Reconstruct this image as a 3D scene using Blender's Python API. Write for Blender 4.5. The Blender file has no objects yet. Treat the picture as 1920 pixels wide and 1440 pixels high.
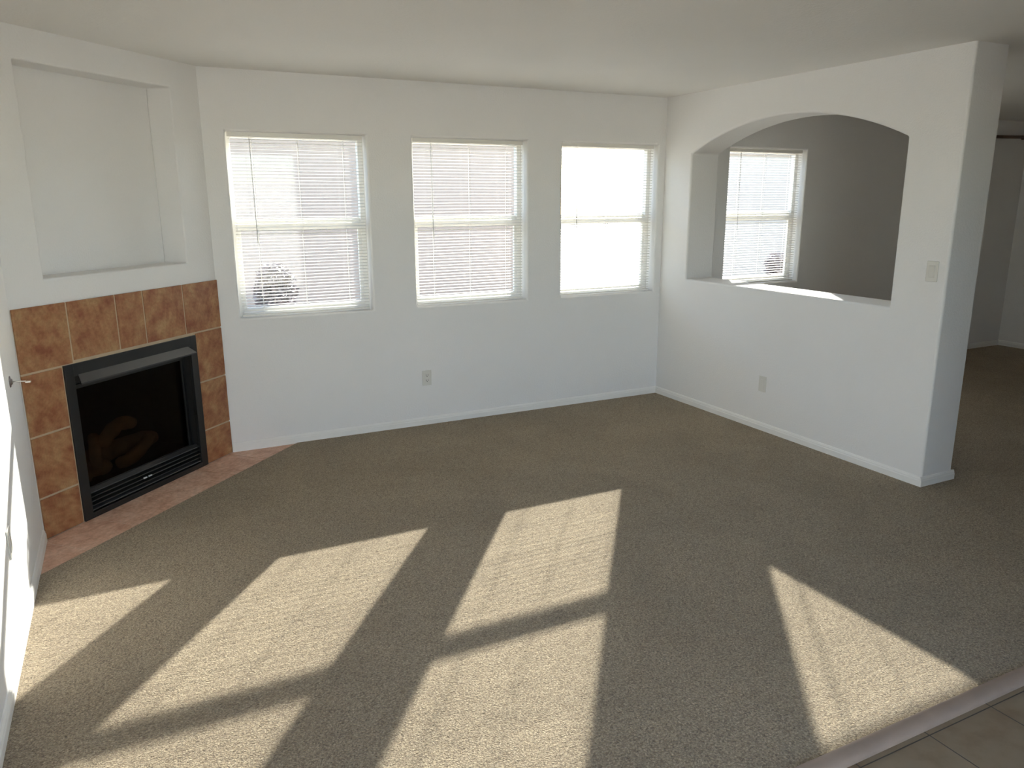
import bpy, bmesh, math, random
from mathutils import Vector, Matrix

# ------------------------------------------------------------------ camera, light, exposure
S = bpy.context.scene
COL = S.collection
cam_d = bpy.data.cameras.new('camera')
cam = bpy.data.objects.new('camera', cam_d)
COL.objects.link(cam)
cam_d.sensor_width = 36.0
cam_d.lens = 1442.2348 / 1920 * 36.0
cam_d.clip_start = 0.02
_p, _y, _r = math.radians(-13.5642), math.radians(26.6427), math.radians(-0.2046)
fw = Vector((math.sin(_y) * math.cos(_p), math.cos(_y) * math.cos(_p), math.sin(_p)))
rt = Vector((math.cos(_y), -math.sin(_y), 0))
up = rt.cross(fw)
rt2 = rt * math.cos(_r) + up * math.sin(_r)
up2 = up * math.cos(_r) - rt * math.sin(_r)
cam.matrix_world = Matrix(((rt2.x, up2.x, -fw.x, -4.0592), (rt2.y, up2.y, -fw.y, -5.284),
                           (rt2.z, up2.z, -fw.z, 1.6575), (0, 0, 0, 1)))
S.camera = cam

SUN_DIR = Vector((-0.765, -1.0, -0.505)).normalized()      # the way the light travels
SUN_EL = math.asin(-SUN_DIR.z)
SUN_AZ = math.atan2(0.765, 1.0)                            # from +Y towards +X

world = bpy.data.worlds.new('world')
S.world = world
world.use_nodes = True
wn = world.node_tree.nodes
wl = world.node_tree.links
sky = wn.new('ShaderNodeTexSky')
sky.sky_type = 'NISHITA'
sky.sun_disc = False
sky.sun_elevation = SUN_EL
sky.sun_rotation = SUN_AZ
sky.altitude = 1500
sky.air_density = 1.0
sky.dust_density = 1.2
wl.new(sky.outputs[0], wn['Background'].inputs[0])
wn['Background'].inputs[1].default_value = 0.24

sun_d = bpy.data.lights.new('sun', 'SUN')
sun_d.energy = 5.0
sun_d.angle = math.radians(0.55)
sun_d.color = (1.0, 0.945, 0.86)
sun = bpy.data.objects.new('sun', sun_d)
COL.objects.link(sun)
sun.rotation_euler = SUN_DIR.to_track_quat('-Z', 'Y').to_euler()
sun.location = (6, 9, 8)

S.view_settings.view_transform = 'Standard'
S.view_settings.look = 'None'
S.view_settings.gamma = 1.0
S.view_settings.use_curve_mapping = False
S.view_settings.exposure = 2.4
S.cycles.max_bounces = 16
S.cycles.diffuse_bounces = 10
S.cycles.transparent_max_bounces = 24
S.cycles.sample_clamp_indirect = 6.0

# ------------------------------------------------------------------ room dimensions (metres)
H = 2.44
XL = -3.535                 # where the diagonal fireplace wall leaves the back wall
D = 1.0228                  # its run along each wall
XW = XL - D                 # left wall
XR = 4.855                  # far right wall of the next room
PE = -2.55                  # free end of the partition
PT = 0.28                   # partition thickness
YC = -3.905                 # carpet ends here, tile begins
YB = -6.3                   # rear wall
WINS = [(-3.40, -2.50), (-2.175, -1.275), (-0.97, -0.07), (0.69, 1.59)]
WZ0, WZ1 = 0.892, 2.075
R2 = math.sqrt(2)
DX0, DX1 = -4.52, -1.60
SY0, SY1, SZ0, SZ1 = -4.95, -3.95, 0.75, 2.12      # added fill window at the camera's left       # added fill door in the rear wall


def dia(s, off, z):
    """point on the diagonal wall: s metres from its right end, off metres out into the room"""
    return Vector((XL - s / R2 + off / R2, -s / R2 - off / R2, z))


# ------------------------------------------------------------------ materials
def new_mat(name):
    m = bpy.data.materials.new(name)
    m.use_nodes = True
    nt = m.node_tree
    return m, nt, nt.nodes['Principled BSDF']


def N(nt, kind, **kw):
    n = nt.nodes.new(kind)
    for k, v in kw.items():
        setattr(n, k, v)
    return n


def coords(nt, scale=1.0, rot=(0, 0, 0), obj=True):
    tc = N(nt, 'ShaderNodeTexCoord')
    mp = N(nt, 'ShaderNodeMapping')
    mp.inputs['Scale'].default_value = (scale,) * 3 if not isinstance(scale, tuple) else scale
    mp.inputs['Rotation'].default_value = rot
    nt.links.new(tc.outputs['Object'], mp.inputs[0])
    return mp


def noise(nt, src, scale, detail=3, rough=0.55):
    n = N(nt, 'ShaderNodeTexNoise')
    n.inputs['Scale'].default_value = scale
    n.inputs['Detail'].default_value = detail
    n.inputs['Roughness'].default_value = rough
    nt.links.new(src.outputs[0], n.inputs['Vector'])
    return n


def ramp(nt, src, stops):
    r = N(nt, 'ShaderNodeValToRGB')
    cr = r.color_ramp
    while len(cr.elements) < len(stops):
        cr.elements.new(0.5)
    for e, (p, c) in zip(cr.elements, stops):
        e.position = p
        e.color = (*c, 1) if len(c) == 3 else c
    nt.links.new(src, r.inputs[0])
    return r


def mix(nt, fac, a, b, mode='MIX'):
    m = N(nt, 'ShaderNodeMix', data_type='RGBA', blend_type=mode)
    for sock, v in ((m.inputs[0], fac), (m.inputs[6], a), (m.inputs[7], b)):
        if isinstance(v, bpy.types.NodeSocket):
            nt.links.new(v, sock)
        elif isinstance(v, (int, float)):
            sock.default_value = v
        else:
            sock.default_value = (*v, 1)
    return m.outputs[2]


def bump(nt, bsdf, height, strength, dist):
    b = N(nt, 'ShaderNodeBump')
    b.inputs['Strength'].default_value = strength
    b.inputs['Distance'].default_value = dist
    nt.links.new(height, b.inputs['Height'])
    nt.links.new(b.outputs[0], bsdf.inputs['Normal'])
    return b


def plain(name, col, rough=0.5, metal=0.0, spec=0.5, var=0.0, bscale=0, bstr=0.1):
    m, nt, b = new_mat(name)
    b.inputs['Base Color'].default_value = (*col, 1)
    b.inputs['Roughness'].default_value = rough
    b.inputs['Metallic'].default_value = metal
    b.inputs['Specular IOR Level'].default_value = spec
    c = coords(nt)
    if var:
        n = noise(nt, c, 9, 4)
        r = ramp(nt, n.outputs[0], [(0.3, tuple(x * (1 - var) for x in col)), (0.7, tuple(min(1, x * (1 + var)) for x in col))])
        nt.links.new(r.outputs[0], b.inputs['Base Color'])
    if bscale:
        n2 = noise(nt, c, bscale, 3)
        bump(nt, b, n2.outputs[0], bstr, 0.002)
    return m


def paint(name, col, bscale, bstr, rough=0.75):
    m, nt, b = new_mat(name)
    c = coords(nt)
    n1 = noise(nt, c, 1.3, 3)
    r = ramp(nt, n1.outputs[0], [(0.3, tuple(x * 0.975 for x in col)), (0.7, col)])
    nt.links.new(r.outputs[0], b.inputs['Base Color'])
    b.inputs['Roughness'].default_value = rough
    b.inputs['Specular IOR Level'].default_value = 0.25
    n2 = noise(nt, c, bscale, 4, 0.6)
    r2 = ramp(nt, n2.outputs[0], [(0.42, (0, 0, 0)), (0.62, (1, 1, 1))])
    bump(nt, b, r2.outputs[0], bstr, 0.003)
    return m


M_WALL = paint('white wall paint', (0.80, 0.79, 0.78), 90, 0.22)
M_LOW_BOUNCE = paint('tan low-bounce paint', (0.34, 0.26, 0.19), 90, 0.22)  # made-up dark tone for unseen walls, cuts the light they bounce
M_CEIL = paint('ceiling paint', (0.80, 0.785, 0.755), 60, 0.2)
M_TRIM = plain('white trim paint', (0.82, 0.81, 0.785), 0.4, var=0.015)
M_VINYL = plain('window vinyl', (0.80, 0.78, 0.73), 0.45, var=0.02)
M_PLATE = plain('ivory plastic', (0.66, 0.645, 0.60), 0.35, var=0.02)
M_SLOT = plain('dark slot', (0.03, 0.03, 0.03), 0.6, var=0.1)
M_BLACK = plain('black metal', (0.012, 0.012, 0.012), 0.42, spec=0.5, var=0.2, bscale=300, bstr=0.05)
M_HOOD = plain('hood sheet metal', (0.035, 0.034, 0.036), 0.32, spec=0.6, var=0.1)
M_FIREBOX = plain('firebox lining', (0.018, 0.016, 0.014), 0.9, var=0.3, bscale=60, bstr=0.3)
M_CHROME = plain('worn chrome', (0.75, 0.73, 0.70), 0.28, metal=1.0, var=0.05)
M_BRASSDARK = plain('dull metal ring', (0.35, 0.33, 0.34), 0.35, metal=1.0, var=0.1)
M_CORD = plain('white cord', (0.85, 0.84, 0.80), 0.7, var=0.02)
M_WAND = plain('grey plastic wand', (0.42, 0.42, 0.41), 0.25, var=0.03)
M_RAIL = plain('blind rail enamel', (0.78, 0.76, 0.71), 0.4, var=0.02)
M_TAB = plain('pale plastic tab', (0.7, 0.7, 0.72), 0.4, var=0.03)
M_ROD = plain('dark brown wood', (0.10, 0.055, 0.035), 0.45, var=0.25)
M_STUCCO2 = plain('light stucco', (0.44, 0.37, 0.31), 0.9, var=0.05, bscale=40, bstr=0.5)
M_STUCCO = plain('tan stucco', (0.35, 0.275, 0.22), 0.9, var=0.06, bscale=40, bstr=0.5)
M_BOUNCE = plain('pale bounce stucco', (0.80, 0.77, 0.71), 0.9, var=0.04, bscale=40, bstr=0.5)  # only on the two added bounce walls outside
M_ROOF = plain('clay roof', (0.42, 0.25, 0.18), 0.8, var=0.15)
M_FASCIA = plain('fascia paint', (0.55, 0.47, 0.4), 0.6, var=0.05)
M_GRAVEL = plain('gravel yard', (0.52, 0.44, 0.35), 0.95, var=0.18, bscale=70, bstr=0.8)
M_LEAF = plain('dusky leaf', (0.15, 0.12, 0.125), 0.6, var=0.35)
M_STEM = plain('stem bark', (0.10, 0.07, 0.06), 0.8, var=0.2)

# blind slats: white enamel that lets a little light through
m, nt, b = new_mat('blind slat enamel')
c = coords(nt)
n = noise(nt, c, 4, 2)
r = ramp(nt, n.outputs[0], [(0.3, (0.80, 0.78, 0.73)), (0.7, (0.84, 0.82, 0.78))])
nt.links.new(r.outputs[0], b.inputs['Base Color'])
b.inputs['Roughness'].default_value = 0.45
b.inputs['Specular IOR Level'].default_value = 0.35
tr = N(nt, 'ShaderNodeBsdfTranslucent')
nt.links.new(r.outputs[0], tr.inputs[0])
mx = N(nt, 'ShaderNodeMixShader')
mx.inputs[0].default_value = 0.15
nt.links.new(b.outputs[0], mx.inputs[1])
nt.links.new(tr.outputs[0], mx.inputs[2])
nt.links.new(mx.outputs[0], nt.nodes['Material Output'].inputs[0])
M_SLAT = m


def glass_mat(name, tint, rough=0.02, f0=0.04):
    m, nt, b = new_mat(name)
    nt.nodes.remove(b)
    t = N(nt, 'ShaderNodeBsdfTransparent')
    t.inputs[0].default_value = (*tint, 1)
    g = N(nt, 'ShaderNodeBsdfGlossy')
    g.inputs['Roughness'].default_value = rough
    c = coords(nt)
    n = noise(nt, c, 3, 2)
    bp = N(nt, 'ShaderNodeBump')
    bp.inputs['Strength'].default_value = 0.01
    nt.links.new(n.outputs[0], bp.inputs['Height'])
    nt.links.new(bp.outputs[0], g.inputs['Normal'])
    lw = N(nt, 'ShaderNodeLayerWeight')          # Schlick-style reflectance of a thin pane
    pw = N(nt, 'ShaderNodeMath', operation='POWER')
    pw.inputs[1].default_value = 4.0
    nt.links.new(lw.outputs['Facing'], pw.inputs[0])
    f = N(nt, 'ShaderNodeMath', operation='MULTIPLY_ADD', use_clamp=True)
    f.inputs[1].default_value = 0.8
    f.inputs[2].default_value = f0
    nt.links.new(pw.outputs[0], f.inputs[0])
    mx = N(nt, 'ShaderNodeMixShader')
    nt.links.new(f.outputs[0], mx.inputs[0])
    nt.links.new(t.outputs[0], mx.inputs[1])
    nt.links.new(g.outputs[0], mx.inputs[2])
    nt.links.new(mx.outputs[0], nt.nodes['Material Output'].inputs[0])
    return m


M_GLASS = glass_mat('window glass', (0.93, 0.95, 0.94))
M_FGLASS = glass_mat('smoked fireplace glass', (0.46, 0.42, 0.38), 0.12, 0.012)

# carpet: frieze pile, speckled
m, nt, b = new_mat('beige frieze carpet')
c = coords(nt)
wob = noise(nt, c, 45, 2)
vec = N(nt, 'ShaderNodeVectorMath', operation='MULTIPLY_ADD')
vec.inputs[1].default_value = (0.02, 0.02, 0.02)
nt.links.new(wob.outputs['Color'], vec.inputs[0])
nt.links.new(c.outputs[0], vec.inputs[2])
vo = N(nt, 'ShaderNodeTexVoronoi')
vo.inputs['Scale'].default_value = 150
nt.links.new(vec.outputs[0], vo.inputs['Vector'])
fine = noise(nt, c, 320, 3, 0.7)
mid = noise(nt, c, 135, 3, 0.75)
big = noise(nt, c, 1.1, 4, 0.6)
big.inputs['Distortion'].default_value = 1.2
spk = ramp(nt, mid.outputs[0], [(0.32, (0.18, 0.138, 0.088)), (0.43, (0.445, 0.36, 0.245)), (0.56, (0.60, 0.50, 0.35)), (0.70, (0.83, 0.72, 0.53))])
sep = N(nt, 'ShaderNodeSeparateColor')
nt.links.new(vo.outputs['Color'], sep.inputs[0])
cell = ramp(nt, sep.outputs[0], [(0.0, (0.62, 0.58, 0.54)), (0.35, (0.93, 0.92, 0.90)), (1.0, (1.12, 1.12, 1.10))])
fn = ramp(nt, fine.outputs[0], [(0.3, (0.74, 0.72, 0.70)), (0.65, (1.05, 1.05, 1.05))])
tuft = ramp(nt, vo.outputs['Distance'], [(0.0, (1.08, 1.08, 1.08)), (0.7, (0.66, 0.63, 0.60))])
bg = ramp(nt, big.outputs[0], [(0.36, (0.86, 0.85, 0.84)), (0.62, (1.0, 1.0, 1.0))])
c1 = mix(nt, 1.0, spk.outputs[0], fn.outputs[0], 'MULTIPLY')
c2 = mix(nt, 1.0, c1, tuft.outputs[0], 'MULTIPLY')
c2 = mix(nt, 1.0, c2, cell.outputs[0], 'MULTIPLY')
c3 = mix(nt, 1.0, c2, bg.outputs[0], 'MULTIPLY')
nt.links.new(c3, b.inputs['Base Color'])
b.inputs['Roughness'].default_value = 0.95
b.inputs['Specular IOR Level'].default_value = 0.05
b.inputs['Sheen Weight'].default_value = 0.25
b.inputs['Sheen Roughness'].default_value = 0.6
hm = N(nt, 'ShaderNodeMath', operation='MULTIPLY_ADD')
nt.links.new(vo.outputs['Distance'], hm.inputs[0])
hm.inputs[1].default_value = -0.7
nt.links.new(mid.outputs[0], hm.inputs[2])
hm2 = N(nt, 'ShaderNodeMath', operation='MULTIPLY_ADD')
nt.links.new(fine.outputs[0], hm2.inputs[0])
hm2.inputs[1].default_value = 0.5
nt.links.new(hm.outputs[0], hm2.inputs[2])
bump(nt, b, hm2.outputs[0], 0.9, 0.008)
M_CARPET = m


def tile_mat(name, lo, midc, hi, rough=0.45):
    m, nt, b = new_mat(name)
    c = coords(nt)
    n1 = noise(nt, c, 11, 6, 0.62)
    n2 = noise(nt, c, 45, 4, 0.6)
    r = ramp(nt, n1.outputs[0], [(0.33, lo), (0.5, midc), (0.68, hi)])
    r2 = ramp(nt, n2.outputs[0], [(0.35, (0.82, 0.78, 0.75)), (0.65, (1.05, 1.05, 1.05))])
    nt.links.new(mix(nt, 1.0, r.outputs[0], r2.outputs[0], 'MULTIPLY'), b.inputs['Base Color'])
    b.inputs['Roughness'].default_value = rough
    b.inputs['Specular IOR Level'].default_value = 0.35
    bump(nt, b, n2.outputs[0], 0.08, 0.002)
    return m


M_TILE = tile_mat('terracotta glazed tile', (0.26, 0.095, 0.048), (0.36, 0.17, 0.08), (0.44, 0.265, 0.13))
M_HTILE = tile_mat('dusty terracotta floor tile', (0.60, 0.35, 0.245), (0.72, 0.47, 0.35), (0.78, 0.56, 0.44), 0.55)
M_GROUT = plain('pale grout', (0.50, 0.39, 0.27), 0.9, var=0.1)
M_HGROUT = plain('pale floor grout', (0.82, 0.70, 0.58), 0.9, var=0.1)
M_LOG = plain('ceramic log', (0.42, 0.28, 0.15), 0.85, var=0.4, bscale=40, bstr=0.8)
M_STRIP = plain('pinkish tan vinyl strip', (0.31, 0.235, 0.19), 0.5, var=0.08, bscale=80, bstr=0.1)

# tile floor in front of the carpet
m, nt, b = new_mat('tan floor tile')
c = coords(nt)
br = N(nt, 'ShaderNodeTexBrick', offset=0.0)
mp = N(nt, 'ShaderNodeMapping')
mp.inputs['Location'].default_value = (1.609 + 0.315 * 20, 4.30 + 0.315 * 20, 0)
nt.links.new(c.outputs[0], mp.inputs[0])
nt.links.new(mp.outputs[0], br.inputs['Vector'])
br.inputs['Scale'].default_value = 1.0
br.inputs['Brick Width'].default_value = 0.315
br.inputs['Row Height'].default_value = 0.315
br.inputs['Mortar Size'].default_value = 0.0022
br.inputs['Mortar Smooth'].default_value = 0.2
n1 = noise(nt, c, 5, 5, 0.6)
r = ramp(nt, n1.outputs[0], [(0.3, (0.175, 0.115, 0.07)), (0.5, (0.235, 0.18, 0.12)), (0.7, (0.26, 0.205, 0.145))])
nt.links.new(mix(nt, br.outputs['Fac'], r.outputs[0], (0.07, 0.06, 0.05)), b.inputs['Base Color'])
b.inputs['Roughness'].default_value = 0.5
b.inputs['Specular IOR Level'].default_value = 0.3
inv = N(nt, 'ShaderNodeMath', operation='SUBTRACT')
inv.inputs[0].default_value = 1.0
nt.links.new(br.outputs['Fac'], inv.inputs[1])
bump(nt, b, inv.outputs[0], 0.5, 0.002)
M_FTILE = m


# ------------------------------------------------------------------ mesh helpers
def link(name, bm, mat, parent=None, smooth=False, bevel=0.0, seg=2, angle=40):
    me = bpy.data.meshes.new(name)
    bm.normal_update()
    bm.to_mesh(me)
    bm.free()
    o = bpy.data.objects.new(name, me)
    COL.objects.link(o)
    for mm in (mat if isinstance(mat, (list, tuple)) else [mat]):
        me.materials.append(mm)
    if smooth or bevel:
        for p in me.polygons:
            p.use_smooth = True
    if bevel:
        md = o.modifiers.new('bevel', 'BEVEL')
        md.width = bevel
        md.segments = seg
        md.limit_method = 'ANGLE'
        md.angle_limit = math.radians(angle)
        md.harden_normals = True
    if parent:
        o.parent = parent
    return o


def empty(name, loc=(0, 0, 0), rz=0.0):
    o = bpy.data.objects.new(name, None)
    o.empty_display_size = 0.1
    COL.objects.link(o)
    o.location = loc
    o.rotation_euler = (0, 0, rz)
    return o


def tag(o, label=None, cat=None, group=None, kind=None):
    if label: o['label'] = label
    if cat: o['category'] = cat
    if group: o['group'] = group
    if kind: o['kind'] = kind
    return o


def struct(o):
    o['kind'] = 'structure'
    return o


def box(bm, lo, hi, f=None):
    f = f or (lambda x, y, z: Vector((x, y, z)))
    v = [bm.verts.new(f(x, y, z)) for x in (lo[0], hi[0]) for y in (lo[1], hi[1]) for z in (lo[2], hi[2])]
    for q in ((0, 1, 3, 2), (4, 6, 7, 5), (0, 4, 5, 1), (2, 3, 7, 6), (0, 2, 6, 4), (1, 5, 7, 3)):
        bm.faces.new([v[i] for i in q])
    bmesh.ops.recalc_face_normals(bm, faces=bm.faces)


def boxes(*bs, f=None):
    bm = bmesh.new()
    for lo, hi in bs:
        box(bm, lo, hi, f)
    return bm


def prism(bm, pts, lo, hi, f):
    """closed outline pts (a,b) swept from lo to hi; f(a,b,t) gives the point"""
    n = len(pts)
    A = [bm.verts.new(f(a, b, lo)) for a, b in pts]
    B = [bm.verts.new(f(a, b, hi)) for a, b in pts]
    for i in range(n):
        bm.faces.new((A[i], A[(i + 1) % n], B[(i + 1) % n], B[i]))
    bm.faces.new(A)
    bm.faces.new(B[::-1])
    bmesh.ops.recalc_face_normals(bm, faces=bm.faces)


def tube(bm, a, b, ra, rb=None, n=10, cap=True):
    rb = ra if rb is None else rb
    a, b = Vector(a), Vector(b)
    d = (b - a).normalized()
    x = d.orthogonal().normalized()
    y = d.cross(x)
    A, B = [], []
    for i in range(n):
        t = 2 * math.pi * i / n
        o = x * math.cos(t) + y * math.sin(t)
        A.append(bm.verts.new(a + o * ra))
        B.append(bm.verts.new(b + o * rb))
    for i in range(n):
        bm.faces.new((A[i], A[(i + 1) % n], B[(i + 1) % n], B[i]))
    if cap:
        bm.faces.new(A[::-1])
        bm.faces.new(B)
    bmesh.ops.recalc_face_normals(bm, faces=bm.faces)


def path_tube(bm, pts, rads, n=10):
    rings = []
    for k, p in enumerate(pts):
        p = Vector(p)
        d = (Vector(pts[min(k + 1, len(pts) - 1)]) - Vector(pts[max(k - 1, 0)])).normalized()
        x = d.cross(Vector((0.13, 0.21, 1))).normalized()
        y = d.cross(x)
        rings.append([bm.verts.new(p + (x * math.cos(2 * math.pi * i / n) + y * math.sin(2 * math.pi * i / n)) * rads[k]) for i in range(n)])
    for A, B in zip(rings, rings[1:]):
        for i in range(n):
            bm.faces.new((A[i], A[(i + 1) % n], B[(i + 1) % n], B[i]))
    bm.faces.new(rings[0][::-1])
    bm.faces.new(rings[-1])
    bmesh.ops.recalc_face_normals(bm, faces=bm.faces)


def grid_wall(us, zrow, flag, f, thick):
    """wall from a grid. zrow(i) = list of heights at us[i]; flag(i,j): 0 solid, 1 opening, 2 niche.
    f(u, w, z): w = 0 room face, w = 1 the far face."""
    bm = bmesh.new()
    F, B = {}, {}
    nu, nz = len(us), len(zrow(0))
    for i, u in enumerate(us):
        for j, z in enumerate(zrow(i)):
            F[i, j] = bm.verts.new(f(u, 0, z))
            B[i, j] = bm.verts.new(f(u, thick, z))
    fl = lambda i, j: flag(i, j) if 0 <= i < nu - 1 and 0 <= j < nz - 1 else 1
    for i in range(nu - 1):
        for j in range(nz - 1):
            k = fl(i, j)
            if k == 0:
                bm.faces.new((F[i, j], F[i + 1, j], F[i + 1, j + 1], F[i, j + 1]))
            if k in (0, 2):
                bm.faces.new((B[i, j], B[i, j + 1], B[i + 1, j + 1], B[i + 1, j]))
    solid = lambda i, j: fl(i, j) == 0
    for i in range(nu):
        for j in range(nz - 1):
            if solid(i - 1, j) != solid(i, j):
                bm.faces.new((F[i, j], F[i, j + 1], B[i, j + 1], B[i, j]))
    for i in range(nu - 1):
        for j in range(nz):
            if solid(i, j - 1) != solid(i, j):
                bm.faces.new((F[i, j], F[i + 1, j], B[i + 1, j], B[i, j]))
    for v in [v for v in bm.verts if not v.link_faces]:
        bm.verts.remove(v)
    bmesh.ops.recalc_face_normals(bm, faces=bm.faces)
    return bm


# ------------------------------------------------------------------ setting: walls, floor, ceiling
ZB, ZT = -0.30, H + 0.05
us = sorted([XL - 0.2] + [x for w in WINS for x in w] + [XR + 0.12])
bm = grid_wall(us, lambda i: [ZB, WZ0, WZ1, ZT],
               lambda i, j: 1 if j == 1 and (us[i], us[i + 1]) in WINS else 0,
               lambda u, w, z: Vector((u, w, z)), 0.16)
struct(link('wall_back', bm, M_WALL, bevel=0.014, seg=4))

# partition with the arched opening
JA, JB, SILL, SPR, APX = -0.333, -2.212, 1.020, 1.992, 2.196
hw = (JA - JB) / 2
rise = APX - SPR
RR = (hw * hw + rise * rise) / (2 * rise)
NA = 28
ys = [0.06, JA] + [JA + (JB - JA) * k / NA for k in range(1, NA)] + [JB, PE]


def arch_z(y):
    d = y - (JA + JB) / 2
    return APX - (RR - math.sqrt(max(0, RR * RR - d * d))) if JB < y < JA else SPR


bm = grid_wall(ys, lambda i: [ZB, SILL, arch_z(ys[i]), ZT],
               lambda i, j: 1 if j == 1 and 1 <= i < len(ys) - 2 else 0,
               lambda u, w, z: Vector((w, u, z)), PT)
struct(link('wall_partition', bm, M_WALL, bevel=0.016, seg=4, angle=30))

# diagonal fireplace wall with its niche
ss = [-0.02, 0.237, 0.262, 1.203, 1.235, D * R2 + 0.02]
zs = [ZB, 0.83, 1.282, 2.29, ZT]


def dflag(i, j):
    if j == 2 and 1 <= i <= 3: return 1
    if j == 0 and i == 2: return 1
    if j == 1 and False: return 1
    return 0


bm = grid_wall(ss, lambda i: zs, dflag, lambda u, w, z: dia(u, -w, z), 0.175)
box(bm, (0.18, -0.20, 1.22), (1.29, -0.1752, 2.35), dia)      # back of the niche
struct(link('wall_diagonal', bm, M_WALL, bevel=0.010, seg=3))

lu = [YB, SY0, SY1, 0.16]
bm = grid_wall(lu, lambda i: [ZB, SZ0, SZ1, ZT], lambda i, j: 1 if (i, j) == (1, 1) else 0,
               lambda u, w, z: Vector((XW - w, u, z)), 0.14)
struct(link('wall_left', bm, M_WALL))
bm = boxes(((XR, YB, ZB), (XR + 0.14, 0.05, ZT)))
struct(link('wall_right', bm, M_WALL))
ru = [XW - 0.1, DX0, DX1, XR + 0.1]
bm = grid_wall(ru, lambda i: [ZB, 0.03, 2.33, ZT], lambda i, j: 1 if (i, j) == (1, 1) else 0,
               lambda u, w, z: Vector((u, YB - w, z)), 0.14)
struct(link('wall_rear', bm, M_LOW_BOUNCE))
bm = boxes(((-1.45, YB - 0.05, ZB), (-1.33, -4.9, ZT)))
struct(link('wall_light_block', bm, M_LOW_BOUNCE))  # unseen, added to keep rear fill light off the right side
bm = boxes(((XW - 0.14, YB - 0.14, H), (XR + 0.14, 0.16, H + 0.12)))
struct(link('ceiling', bm, M_CEIL))

# carpet (leaves out the hearth corner)
HOFF = 0.318
hx = XL + HOFF * R2
bm = bmesh.new()
prism(bm, [(XW - 0.01, hx - XL + 0 - 0 + (XW - 0.01 - hx) - (hx - XL)), (hx, 0.0), (hx, 0.01), (XR + 0.01, 0.01), (XR + 0.01, YC), (XW - 0.01, YC)]
      if False else [(XW - 0.01, (XW - 0.01) - hx), (hx + 0.01, 0.01), (XR + 0.01, 0.01), (XR + 0.01, YC), (XW - 0.01, YC)],
      -0.06, 0.0, lambda a, b_, t: Vector((a, b_, t)))
struct(link('floor', bm, M_CARPET))
bm = boxes(((XW - 0.01, YB - 0.01, -0.06), (XR + 0.01, YC - 0.02, -0.010)))
struct(link('floor_tile', bm, M_FTILE))

# carpet-to-tile transition strip
bm = bmesh.new()
prof = [(-0.032, -0.012)] + [(0.032 * -math.cos(math.pi * k / 10), -0.004 + 0.019 * math.sin(math.pi * k / 10)) for k in range(11)] + [(0.032, -0.012)]
prism(bm, prof, XW, XR, lambda a, b_, t: Vector((t, YC - 0.030 + a, b_)))
struct(link('trim_1', bm, M_STRIP, bevel=0.001, angle=60))

# baseboards: small ogee profile
BP = [(0, 0), (0.013, 0), (0.013, 0.034), (0.010, 0.040), (0.010, 0.046), (0.005, 0.056), (0, 0.058)]


def baseboard(name, a, b_, nrm, z0=0.0):
    a, b_, nrm = Vector((*a, 0)), Vector((*b_, 0)), Vector((*nrm, 0))
    bm = bmesh.new()
    L = (b_ - a).length
    d = (b_ - a) / L
    prism(bm, [(p, q + z0 if q else -0.03) for p, q in BP], 0, L, lambda p, q, t: a + d * t + nrm * p + Vector((0, 0, q)))
    return struct(link(name, bm, M_TRIM))


baseboard('baseboard_back', (XL + 0.010, 0), (0, 0), (0, -1))
baseboard('baseboard_partition', (0, 0), (0, PE), (-1, 0))
baseboard('baseboard_end', (-0.013, PE), (PT + 0.013, PE), (0, -1))
baseboard('baseboard_behind', (PT, PE), (PT, 0), (1, 0))
baseboard('baseboard_far', (PT, 0), (XR, 0), (0, -1))
baseboard('baseboard_right', (XR, 0), (XR, YB), (-1, 0))
baseboard('baseboard_left', (XW, -D - 0.022), (XW, YB), (1, 0))


# ------------------------------------------------------------------ windows
def make_window(k, x0, x1):
    w = x1 - x0
    e = empty('window_%d' % k, (x0, 0, 0))
    struct(e)
    y0, y1 = 0.100, 0.150
    t = 0.036
    bm = boxes(((0, y0, WZ0), (t, y1, WZ1)), ((w - t, y0, WZ0), (w, y1, WZ1)),
               ((t, y0, WZ0), (w - t, y1, WZ0 + t)), ((t, y0, WZ1 - t), (w - t, y1, WZ1)))
    link('window_frame', bm, M_VINYL, e, bevel=0.003)
    zm = 1.487
    bm = boxes(((t, y0 - 0.008, zm - 0.027), (w - t, y0 + 0.022, zm + 0.022)), ((t, y0 + 0.022, zm - 0.018), (w - t, y1, zm + 0.044)))
    link('meeting_rail', bm, M_VINYL, e, bevel=0.003)
    s = 0.022
    bm = boxes(((t, y0 + 0.004, WZ0 + t), (t + s, y0 + 0.03, zm - 0.027)), ((w - t - s, y0 + 0.004, WZ0 + t), (w - t, y0 + 0.03, zm - 0.022)),
               ((t + s, y0 + 0.004, WZ0 + t), (w - t - s, y0 + 0.03, WZ0 + t + s)))
    link('lower_sash', bm, M_VINYL, e, bevel=0.002)
    bm = boxes(((w / 2 - 0.03, y0 - 0.016, zm + 0.002), (w / 2 + 0.03, y0 - 0.004, zm + 0.018)))
    link('sash_lock', bm, M_VINYL, e, bevel=0.003)
    bm = boxes(((t, y1 - 0.022, zm + 0.02), (w - t, y1 - 0.018, WZ1 - t)))
    link('upper_pane', bm, M_GLASS, e)
    bm = boxes(((t + s, y0 + 0.015, WZ0 + t + s), (w - t - s, y0 + 0.019, zm - 0.02)))
    link('lower_pane', bm, M_GLASS, e)


for k, (a, b_) in enumerate(WINS):
    make_window(k + 1, a, b_)

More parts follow.
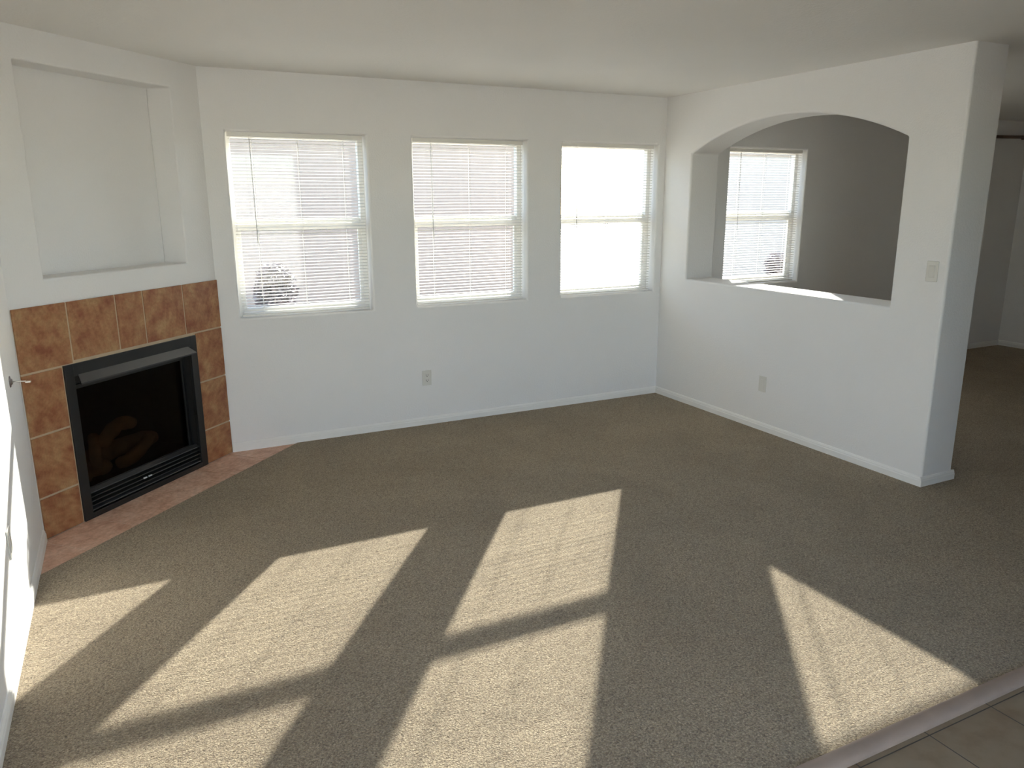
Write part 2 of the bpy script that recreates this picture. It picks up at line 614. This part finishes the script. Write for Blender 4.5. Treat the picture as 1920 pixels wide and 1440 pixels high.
# unseen window added in the left wall to let in fill light
e = struct(empty('window_5', (XW - 0.11, SY0, SZ0)))
w, h = SY1 - SY0, SZ1 - SZ0
bm = boxes(((-0.02, 0, 0), (0.03, 0.04, h)), ((-0.02, w - 0.04, 0), (0.03, w, h)), ((-0.02, w / 2 - 0.025, 0.04), (0.03, w / 2 + 0.025, h - 0.04)),
           ((-0.02, 0.04, 0), (0.03, w - 0.04, 0.04)), ((-0.02, 0.04, h - 0.04), (0.03, w - 0.04, h)))
link('window_frame', bm, M_VINYL, e, bevel=0.003)
for a, b_ in ((0.04, w / 2 - 0.025), (w / 2 + 0.025, w - 0.04)):
    link('pane', boxes(((0.003, a, 0.04), (0.007, b_, h - 0.04))), M_GLASS, e)

# glazed door added behind the camera as a fill-light opening
e = struct(empty('door_added_fill', (DX0, YB - 0.11, 0.03)))
w = DX1 - DX0
bm = boxes(((0, -0.02, 0), (0.05, 0.04, 2.30)), ((w - 0.05, -0.02, 0), (w, 0.04, 2.30)), ((w / 2 - 0.04, -0.02, 0.05), (w / 2 + 0.04, 0.04, 2.25)),
           ((0.05, -0.02, 0), (w - 0.05, 0.04, 0.05)), ((0.05, -0.02, 2.25), (w - 0.05, 0.04, 2.30)))
link('fill_door_frame', bm, M_VINYL, e, bevel=0.003)
for a, b_ in ((0.05, w / 2 - 0.04), (w / 2 + 0.04, w - 0.05)):
    link('fill_door_pane', boxes(((a, 0.008, 0.05), (b_, 0.012, 2.25))), M_GLASS, e)

# ------------------------------------------------------------------ mini blinds
BY = 0.052          # depth of the slat centre line
BW = 0.866
TILT = math.radians(8)


def make_blind(seed):
    rnd = random.Random(seed)
    e = empty('window_blind', (0, 0, 0))
    bm = boxes(((-BW / 2, BY - 0.014, WZ1 - 0.030), (BW / 2, BY + 0.014, WZ1 - 0.003)))
    link('headrail', bm, M_RAIL, e, bevel=0.002)
    bm = bmesh.new()
    z = WZ1 - 0.046
    pitch = 0.0212
    while z > WZ0 + 0.030:
        tl = TILT + math.radians(rnd.uniform(-1.6, 1.6))
        dz = rnd.uniform(-0.0006, 0.0006)
        sag = rnd.uniform(-0.0008, 0.0008)
        rows = []
        for ix in range(9):
            u = ix / 8
            x = -BW / 2 + 0.002 + (BW - 0.004) * u
            row = []
            for iy in range(7):
                q = (iy / 6 - 0.5)                       # -.5 = room side
                hgt = 0.0024 * (1 - (2 * q) ** 2)
                yy = q * 0.025
                Y = yy * math.cos(tl) - hgt * math.sin(tl)
                Z = yy * math.sin(tl) + hgt * math.cos(tl)
                row.append(bm.verts.new((x, BY + Y, z + dz + sag * math.sin(math.pi * u * 3) + Z)))
            rows.append(row)
        for A, B in zip(rows, rows[1:]):
            for i in range(6):
                bm.faces.new((A[i], B[i], B[i + 1], A[i + 1]))
        z -= pitch
    link('slats', bm, M_SLAT, e, smooth=True)
    bm = boxes(((-BW / 2, BY - 0.012, WZ0 + 0.006), (BW / 2, BY + 0.012, WZ0 + 0.020)))
    link('bottom_rail', bm, M_RAIL, e, bevel=0.003)
    for x in (-0.29, 0.0, 0.30):
        bm = bmesh.new()
        for yy in (BY - 0.0138, BY + 0.0138):
            box(bm, (x - 0.0010, yy - 0.0007, WZ0 + 0.018), (x + 0.0010, yy + 0.0007, WZ1 - 0.028))
        link('ladder_cord', bm, M_CORD, e)
    bm = bmesh.new()
    tube(bm, (-0.305, BY - 0.024, WZ1 - 0.040), (-0.300, BY - 0.027, 1.375), 0.0021, 0.0024, 6)
    wnd = link('tilt_wand', bm, M_WAND, e, smooth=False)
    bm = bmesh.new()
    path_tube(bm, [(-0.305, BY - 0.012, WZ1 - 0.022), (-0.305, BY - 0.022, WZ1 - 0.026), (-0.305, BY - 0.024, WZ1 - 0.042)], [0.002] * 3, 6)
    link('wand_hook', bm, M_CHROME, wnd)
    return e


LAB = ['white mini blind in the window nearest the fireplace, dusky shrub behind its lower corner',
       'white mini blind in the middle window of the back wall, above the outlet',
       'white mini blind glaring in the window beside the room corner',
       'white mini blind in the window seen through the arched opening']
for k, (a, b_) in enumerate(WINS):
    e = make_blind(k + 3)
    e.location = ((a + b_) / 2, 0, 0)
    tag(e, LAB[k], 'blind', 'white mini blinds')

# ------------------------------------------------------------------ fireplace
FP = empty('gas_fireplace', dia(D * R2 / 2, 0, 0))
tag(FP, 'black gas fireplace set in a terracotta tiled surround across the room corner', 'fireplace')
INV = Matrix.Translation(-Vector(FP.location))


def fplink(name, bm, mat, parent=None, **kw):
    bmesh.ops.transform(bm, matrix=INV, verts=bm.verts)
    return link(name, bm, mat, parent or FP, **kw)


df = lambda s, o, z: dia(s, o, z)
SE = D * R2
# surround: grout bed with the tiles proud of it
bm = bmesh.new()
g = 0.0052
TT = 1.157
box(bm, (0.003, 0.0005, -0.004), (0.255, 0.008, TT - 0.002), df)
box(bm, (1.210, 0.0005, -0.004), (SE - 0.003, 0.008, TT - 0.002), df)
box(bm, (0.255, 0.0005, 0.838), (1.210, 0.008, TT - 0.002), df)
for fc in bm.faces:
    fc.material_index = 1
tiles = []
cuts = [0.0, 0.318, 0.636, 0.833, 1.144, SE]
for a, b_ in zip(cuts, cuts[1:]):
    tiles.append((a, b_, 0.852, TT))
tiles += [(0, 0.250, 0.533, 0.852), (0, 0.250, 0.217, 0.533), (0, 0.250, -0.004, 0.217)]
tiles += [(1.214, SE, 0.525, 0.840), (1.214, SE, 0.210, 0.525), (1.214, SE, -0.004, 0.210)]
tiles[4] = (1.144, SE, 0.840, TT)
nf = len(bm.faces)
for a, b_, z0, z1 in tiles:
    box(bm, (a + g if a > 0 else 0.002, 0.004, z0 + (g if z0 > 0 else 0)), (b_ - (g if b_ < SE else 0.002), 0.012, z1 - (g if z1 < TT else 0)), df)
bm.faces.ensure_lookup_table()
fplink('tile_surround', bm, [M_TILE, M_GROUT], bevel=0.0018, seg=2)

# metal face
S0, S1, Z0, Z1 = 0.252, 1.212, -0.005, 0.840
bm = boxes(((S0, 0.002, Z0), (0.306, 0.020, Z1)), ((1.158, 0.002, Z0), (S1, 0.020, Z1)),
           ((0.306, 0.002, 0.775), (1.158, 0.020, Z1)), ((0.306, 0.002, Z0), (1.158, 0.020, 0.026)), f=df)
fplink('face_frame', bm, M_BLACK, bevel=0.0025)
bm = boxes(((0.268, -0.36, 0.006), (0.274, 0.000, 0.826)), ((1.190, -0.36, 0.006), (1.196, 0.000, 0.826)),
           ((0.268, -0.366, 0.006), (1.196, -0.36, 0.826)), ((0.268, -0.36, 0.820), (1.196, 0.000, 0.826)), ((0.268, -0.36, 0.000), (1.196, 0.000, 0.006)),
           ((0.274, -0.36, 0.115), (1.190, -0.055, 0.121)), f=df)
fplink('firebox', bm, M_FIREBOX)
# hood: sloping sheet with a short turned-down lip
bm = bmesh.new()
HP = [(0.020, 0.782), (0.062, 0.744), (0.062, 0.736), (0.059, 0.736), (0.059, 0.742), (0.018, 0.779)]
A = [bm.verts.new(df(0.330 if o < 0.03 else 0.306, o, z)) for o, z in HP]
B = [bm.verts.new(df(1.134 if o < 0.03 else 1.158, o, z)) for o, z in HP]
for i in range(6):
    bm.faces.new((A[i], A[(i + 1) % 6], B[(i + 1) % 6], B[i]))
bm.faces.new(A); bm.faces.new(B[::-1])
bmesh.ops.recalc_face_normals(bm, faces=bm.faces)
fplink('hood', bm, M_HOOD)
# inner glass door: frame bars, pane
GY = -0.045
bm = boxes(((0.312, GY - 0.012, 0.126), (0.334, GY + 0.006, 0.770)), ((1.130, GY - 0.012, 0.126), (1.152, GY + 0.006, 0.770)),
           ((0.334, GY - 0.012, 0.694), (1.130, GY + 0.010, 0.716)), ((0.334, GY - 0.012, 0.126), (1.130, GY + 0.006, 0.142)),
           ((0.312, GY - 0.012, 0.716), (1.152, GY - 0.008, 0.776)), f=df)
door = fplink('glass_door', bm, M_BLACK, bevel=0.002)
bm = boxes(((0.330, GY - 0.008, 0.138), (1.134, GY - 0.004, 0.700)), f=df)
fplink('glass_pane', bm, M_FGLASS, door)
# louvre grille
for k in range(5):
    zc = 0.036 + k * 0.0245
    bm = bmesh.new()
    pr = [(-0.022, zc + 0.012), (-0.020, zc + 0.014), (0.010, zc + 0.002), (0.012, zc - 0.003), (0.009, zc - 0.003), (0.008, zc)]
    prism(bm, pr, 0.308, 1.156, lambda a, b2, t: df(t, a, b2))
    fplink('louver', bm, M_HOOD if k in (0, 4) else M_BLACK, bevel=0.0008)
for s in (0.772, 0.733):  # two small pale bars on the louvres
    bm = boxes(((s - 0.013, 0.006, 0.082), (s + 0.013, 0.013, 0.090)), f=df)
    t_ = fplink('pale_tab', bm, M_TAB, bevel=0.001)
    t_['label'] = 'small pale tab'
# ceramic logs
rnd = random.Random(5)


def log(a, b_, r0, r1, name='log', bend=0.02):
    a, b_ = Vector(a), Vector(b_)
    pts, rr = [], []
    for k in range(9):
        t = k / 8
        p = a.lerp(b_, t)
        p.z += bend * math.sin(math.pi * t) + rnd.uniform(-0.004, 0.004)
        pts.append(dia(*p))
        rr.append((r0 + (r1 - r0) * t) * rnd.uniform(0.88, 1.12) * (0.8 if k in (0, 8) else 1))
    bm = bmesh.new()
    path_tube(bm, pts, rr, 12)
    for v in bm.verts:
        v.co += Vector((rnd.uniform(-1, 1), rnd.uniform(-1, 1), rnd.uniform(-1, 1))) * 0.003
    return fplink(name, bm, M_LOG, smooth=True)


log((1.08, -0.25, 0.19), (0.42, -0.24, 0.21), 0.058, 0.052)
log((1.06, -0.15, 0.165), (0.86, -0.16, 0.17), 0.045, 0.04)
log((0.80, -0.14, 0.17), (0.55, -0.13, 0.26), 0.040, 0.036, bend=-0.03)
log((0.90, -0.15, 0.30), (0.62, -0.19, 0.36), 0.038, 0.042, bend=0.05)
log((0.97, -0.12, 0.20), (0.90, -0.20, 0.36), 0.03, 0.03)

# hearth: floor tiles in front of it
HE = empty('hearth', dia(SE / 2, 0.15, -0.03))
tag(HE, 'dusty terracotta hearth tiles laid flush with the carpet below the fireplace', 'hearth')
HINV = Matrix.Translation(-Vector(HE.location))
bm = bmesh.new()
cx = [-1.0, 0.05, 0.365, 0.685, 0.850, 1.160, 1.470, 3.0]


def clip_poly(poly, fn):
    out = []
    for i, p in enumerate(poly):
        q = poly[(i + 1) % len(poly)]
        a, b_ = fn(p), fn(q)
        if a >= 0: out.append(p)
        if (a >= 0) != (b_ >= 0):
            t = a / (a - b_)
            out.append((p[0] + (q[0] - p[0]) * t, p[1] + (q[1] - p[1]) * t))
    return out


def hearth_piece(a, b_, o0, o1, z0, z1, mi):
    poly = [(a, o0), (b_, o0), (b_, o1), (a, o1)]
    # keep inside the two house walls: y<=0 -> s+off>=0 ; x>=XW -> off >= s - SE
    poly = clip_poly(poly, lambda p: p[0] + p[1] - 0.003)
    poly = clip_poly(poly, lambda p: p[1] - (p[0] - SE) - 0.003)
    if len(poly) < 3: return
    nb = set(bm.faces)
    prism(bm, poly, z0, z1, lambda a_, b2, t: dia(a_, b2, t))
    for f_ in bm.faces:
        if f_ not in nb: f_.material_index = mi


hearth_piece(-1, 3, 0.0012, HOFF + 0.004, -0.055, -0.009, 1)
for a, b_ in zip(cx, cx[1:]):
    hearth_piece(a + 0.003, b_ - 0.003, 0.012, HOFF + 0.002, -0.05, -0.006, 0)
bmesh.ops.recalc_face_normals(bm, faces=bm.faces)
bmesh.ops.transform(bm, matrix=HINV, verts=bm.verts)
link('tile_bed', bm, [M_HTILE, M_HGROUT], HE, bevel=0.0012)


# ------------------------------------------------------------------ wall fittings
def fitting(name, origin, xax, nrm, label, cat, kind):
    """plate centred on origin; xax runs along the wall, nrm points into the room"""
    o = Vector(origin); xa = Vector(xax); n_ = Vector(nrm)
    e = empty(name, o)
    f = lambda x, y, z: xa * x + n_ * y + Vector((0, 0, z))
    hwid = 0.0355
    bm = boxes(((-hwid, 0.0, -0.0575), (hwid, 0.006, 0.0575)), f=f)
    link('cover_plate', bm, M_PLATE, e, bevel=0.003, seg=3)
    if kind == 'outlet':
        for zc in (0.0195, -0.0195):
            bm = boxes(((-0.0165, 0.005, zc - 0.0145), (0.0165, 0.0085, zc + 0.0145)), f=f)
            rc = link('receptacle', bm, M_PLATE, e, bevel=0.003, seg=3)
            bm = boxes(((-0.0085, 0.0083, zc - 0.002), (-0.0055, 0.0088, zc + 0.008)), ((0.0055, 0.0083, zc - 0.002), (0.0085, 0.0088, zc + 0.008)),
                       ((-0.003, 0.0083, zc - 0.010), (0.003, 0.0088, zc - 0.005)), f=f)
            link('slots', bm, M_SLOT, rc)
        bm = bmesh.new()
        tube(bm, f(0, 0.005, 0), f(0, 0.0075, 0), 0.003, n=8)
        link('screw', bm, M_CHROME, e)
    else:
        bm = boxes(((-0.0185, 0.005, -0.0345), (0.0185, 0.0075, 0.0345)), f=f)
        link('inner_bezel', bm, M_PLATE, e, bevel=0.002)
        bm = bmesh.new()
        if kind == 'switch':
            prism(bm, [(0.006, -0.031), (0.0085, -0.031), (0.0095, 0.0), (0.013, 0.031), (0.006, 0.031)], -0.0155, 0.0155, lambda a, b2, t: f(t, a, b2))
            link('rocker', bm, M_PLATE, e, bevel=0.001)
        else:
            box(bm, (-0.015, 0.006, -0.031), (0.015, 0.0085, 0.031), f)
            link('blank_insert', bm, M_PLATE, e, bevel=0.001)
    tag(e, label, cat)
    return e


fitting('wall_outlet', (-2.120, 0, 0.358), (1, 0, 0), (0, -1, 0), 'ivory duplex outlet low on the back wall below the middle window', 'outlet', 'outlet')
fitting('wall_plate', (0, -1.251, 0.343), (0, -1, 0), (-1, 0, 0), 'ivory wall plate low on the partition below the arched opening', 'wall plate', 'blank')
fitting('light_switch', (0, -2.462, 1.251), (0, -1, 0), (-1, 0, 0), 'ivory rocker light switch beside the arched opening near the wall end', 'light switch', 'switch')
fitting('wall_plate', (XW, -2.02, 0.395), (0, 1, 0), (1, 0, 0), 'pale cover plate in the sun patch low on the left wall', 'wall plate', 'blank')

# gas valve with its key in it
e = empty('gas_valve', (XW, -1.346, 0.880))
tag(e, 'dull metal gas valve with chrome key sticking out of the left wall by the fireplace', 'gas valve')
bm = bmesh.new()
tube(bm, (0, 0, 0), (0.004, 0, 0), 0.026, 0.024, 24)
tube(bm, (0.004, 0, 0), (0.011, 0, 0), 0.015, 0.011, 20)
link('escutcheon', bm, M_BRASSDARK, e, bevel=0.001)
bm = bmesh.new()
path_tube(bm, [(0.008, 0, 0), (0.03, 0, -0.001), (0.056, 0, -0.003), (0.060, 0, -0.0035)], [0.0035, 0.0032, 0.0032, 0.0045], 10)
k_ = link('valve_key', bm, M_CHROME, e, smooth=True)
bm = boxes(((0.058, -0.012, -0.009), (0.080, 0.012, -0.003)))
link('key_grip', bm, M_CHROME, k_, bevel=0.0025, seg=3)

# curtain rod high in the next room
e = empty('curtain_rod', (4.45, -0.06, 2.265))
tag(e, 'dark brown rod high on the back wall of the dim next room', 'curtain rod')
bm = bmesh.new()
tube(bm, (-0.75, 0, -0.012), (0.39, 0, 0.012), 0.016, n=14)
link('rod', bm, M_ROD, e, smooth=True)
for x in (-0.62, 0.30):
    bm = boxes(((x - 0.012, -0.006, -0.012), (x + 0.012, 0.06, 0.004)))
    link('bracket', bm, M_ROD, e, bevel=0.002)

# ------------------------------------------------------------------ outside
bm = boxes(((-30, 0.17, -0.5), (40, 60, -0.18)))
struct(link('ground', bm, M_GRAVEL))
bm = boxes(((-30, -40, -0.5), (40, YB - 0.14, -0.18)))
struct(link('ground_rear', bm, M_GRAVEL))
bm = boxes(((-30, YB - 0.14, -0.5), (XW - 0.14, 0.17, -0.18)))
struct(link('ground_side', bm, M_GRAVEL))
struct(link('wall_bounce_side', boxes(((-16.5, -9.5, -0.3), (-10.5, 1.5, 4.4))), M_BOUNCE))  # unseen, added as a sunlit reflector for the side fill window
struct(link('wall_bounce_rear', boxes(((-13.5, -12.4, -0.3), (8.5, -12.2, 1.98))), M_BOUNCE))  # added out of view to bounce sun through the rear opening

# neighbouring house, seen through the blinds
e = empty('neighbor_house', (-5.0, 7.5, -0.18))
tag(e, 'pale tan stucco house standing beyond the yard outside the windows', 'house')
bm = boxes(((-7, 0, 0), (8.1, 7, 3.5)))
link('house_wall', bm, M_STUCCO, e)
bm = bmesh.new()
prism(bm, [(-0.5, 3.45), (-0.5, 3.60), (3.5, 4.8), (7.5, 3.60), (7.5, 3.45)], -7.4, 8.5, lambda a, b2, t: Vector((t, a, b2)))
link('house_roof', bm, M_ROOF, e)
bm = boxes(((-7.45, -0.55, 3.41), (8.55, -0.5, 3.62)))
link('fascia', bm, M_FASCIA, e)
e = empty('garden_wall', (8.6, 5.2, -0.18))
tag(e, 'tall pale garden wall behind the window seen through the arch', 'wall')
link('wall_body', boxes(((-3.4, 0, 0), (8, 0.2, 2.55))), M_STUCCO2, e)
link('wall_cap', boxes(((-3.43, -0.04, 2.55), (8.03, 0.24, 2.61))), M_STUCCO2, e, bevel=0.01)


def shrub(loc, h, rx, rz, nleaf, label, seed, leaf=0.03):
    rnd = random.Random(seed)
    e = empty('shrub', loc)
    tag(e, label, 'shrub')
    bm = bmesh.new()
    for k in range(5):
        a = rnd.uniform(0, 6.28)
        r_ = rnd.uniform(0.2, 0.7) * rx
        path_tube(bm, [(0, 0, 0), (r_ * 0.3 * math.cos(a), r_ * 0.3 * math.sin(a), (h - rz) * 0.6), (r_ * math.cos(a), r_ * math.sin(a), h - rz * 0.7)], [0.008, 0.006, 0.003], 6)
    link('stem', bm, M_STEM, e, smooth=True)
    bm = bmesh.new()
    for k in range(nleaf):
        while True:
            p = Vector((rnd.uniform(-1, 1), rnd.uniform(-1, 1), rnd.uniform(-1, 1)))
            if p.length < 1: break
        c0 = Vector((p.x * rx, p.y * rx, h - rz + p.z * rz))
        d1 = Vector((rnd.uniform(-1, 1), rnd.uniform(-1, 1), rnd.uniform(-0.6, 1))).normalized()
        d2 = d1.orthogonal().normalized() * leaf * 0.35
        d1 = d1 * leaf
        vs = [bm.verts.new(c0 + q) for q in (-d1, d2, d1, -d2)]
        bm.faces.new(vs)
    link('foliage', bm, M_LEAF, e)
    return e


shrub((-3.10, 0.40, -0.18), 1.40, 0.155, 0.20, 1500, 'dusky shrub outside the window nearest the fireplace', 2)
shrub((1.93, 0.60, -0.18), 1.30, 0.12, 0.14, 900, 'dusky shrub outside the window seen through the arch', 8)
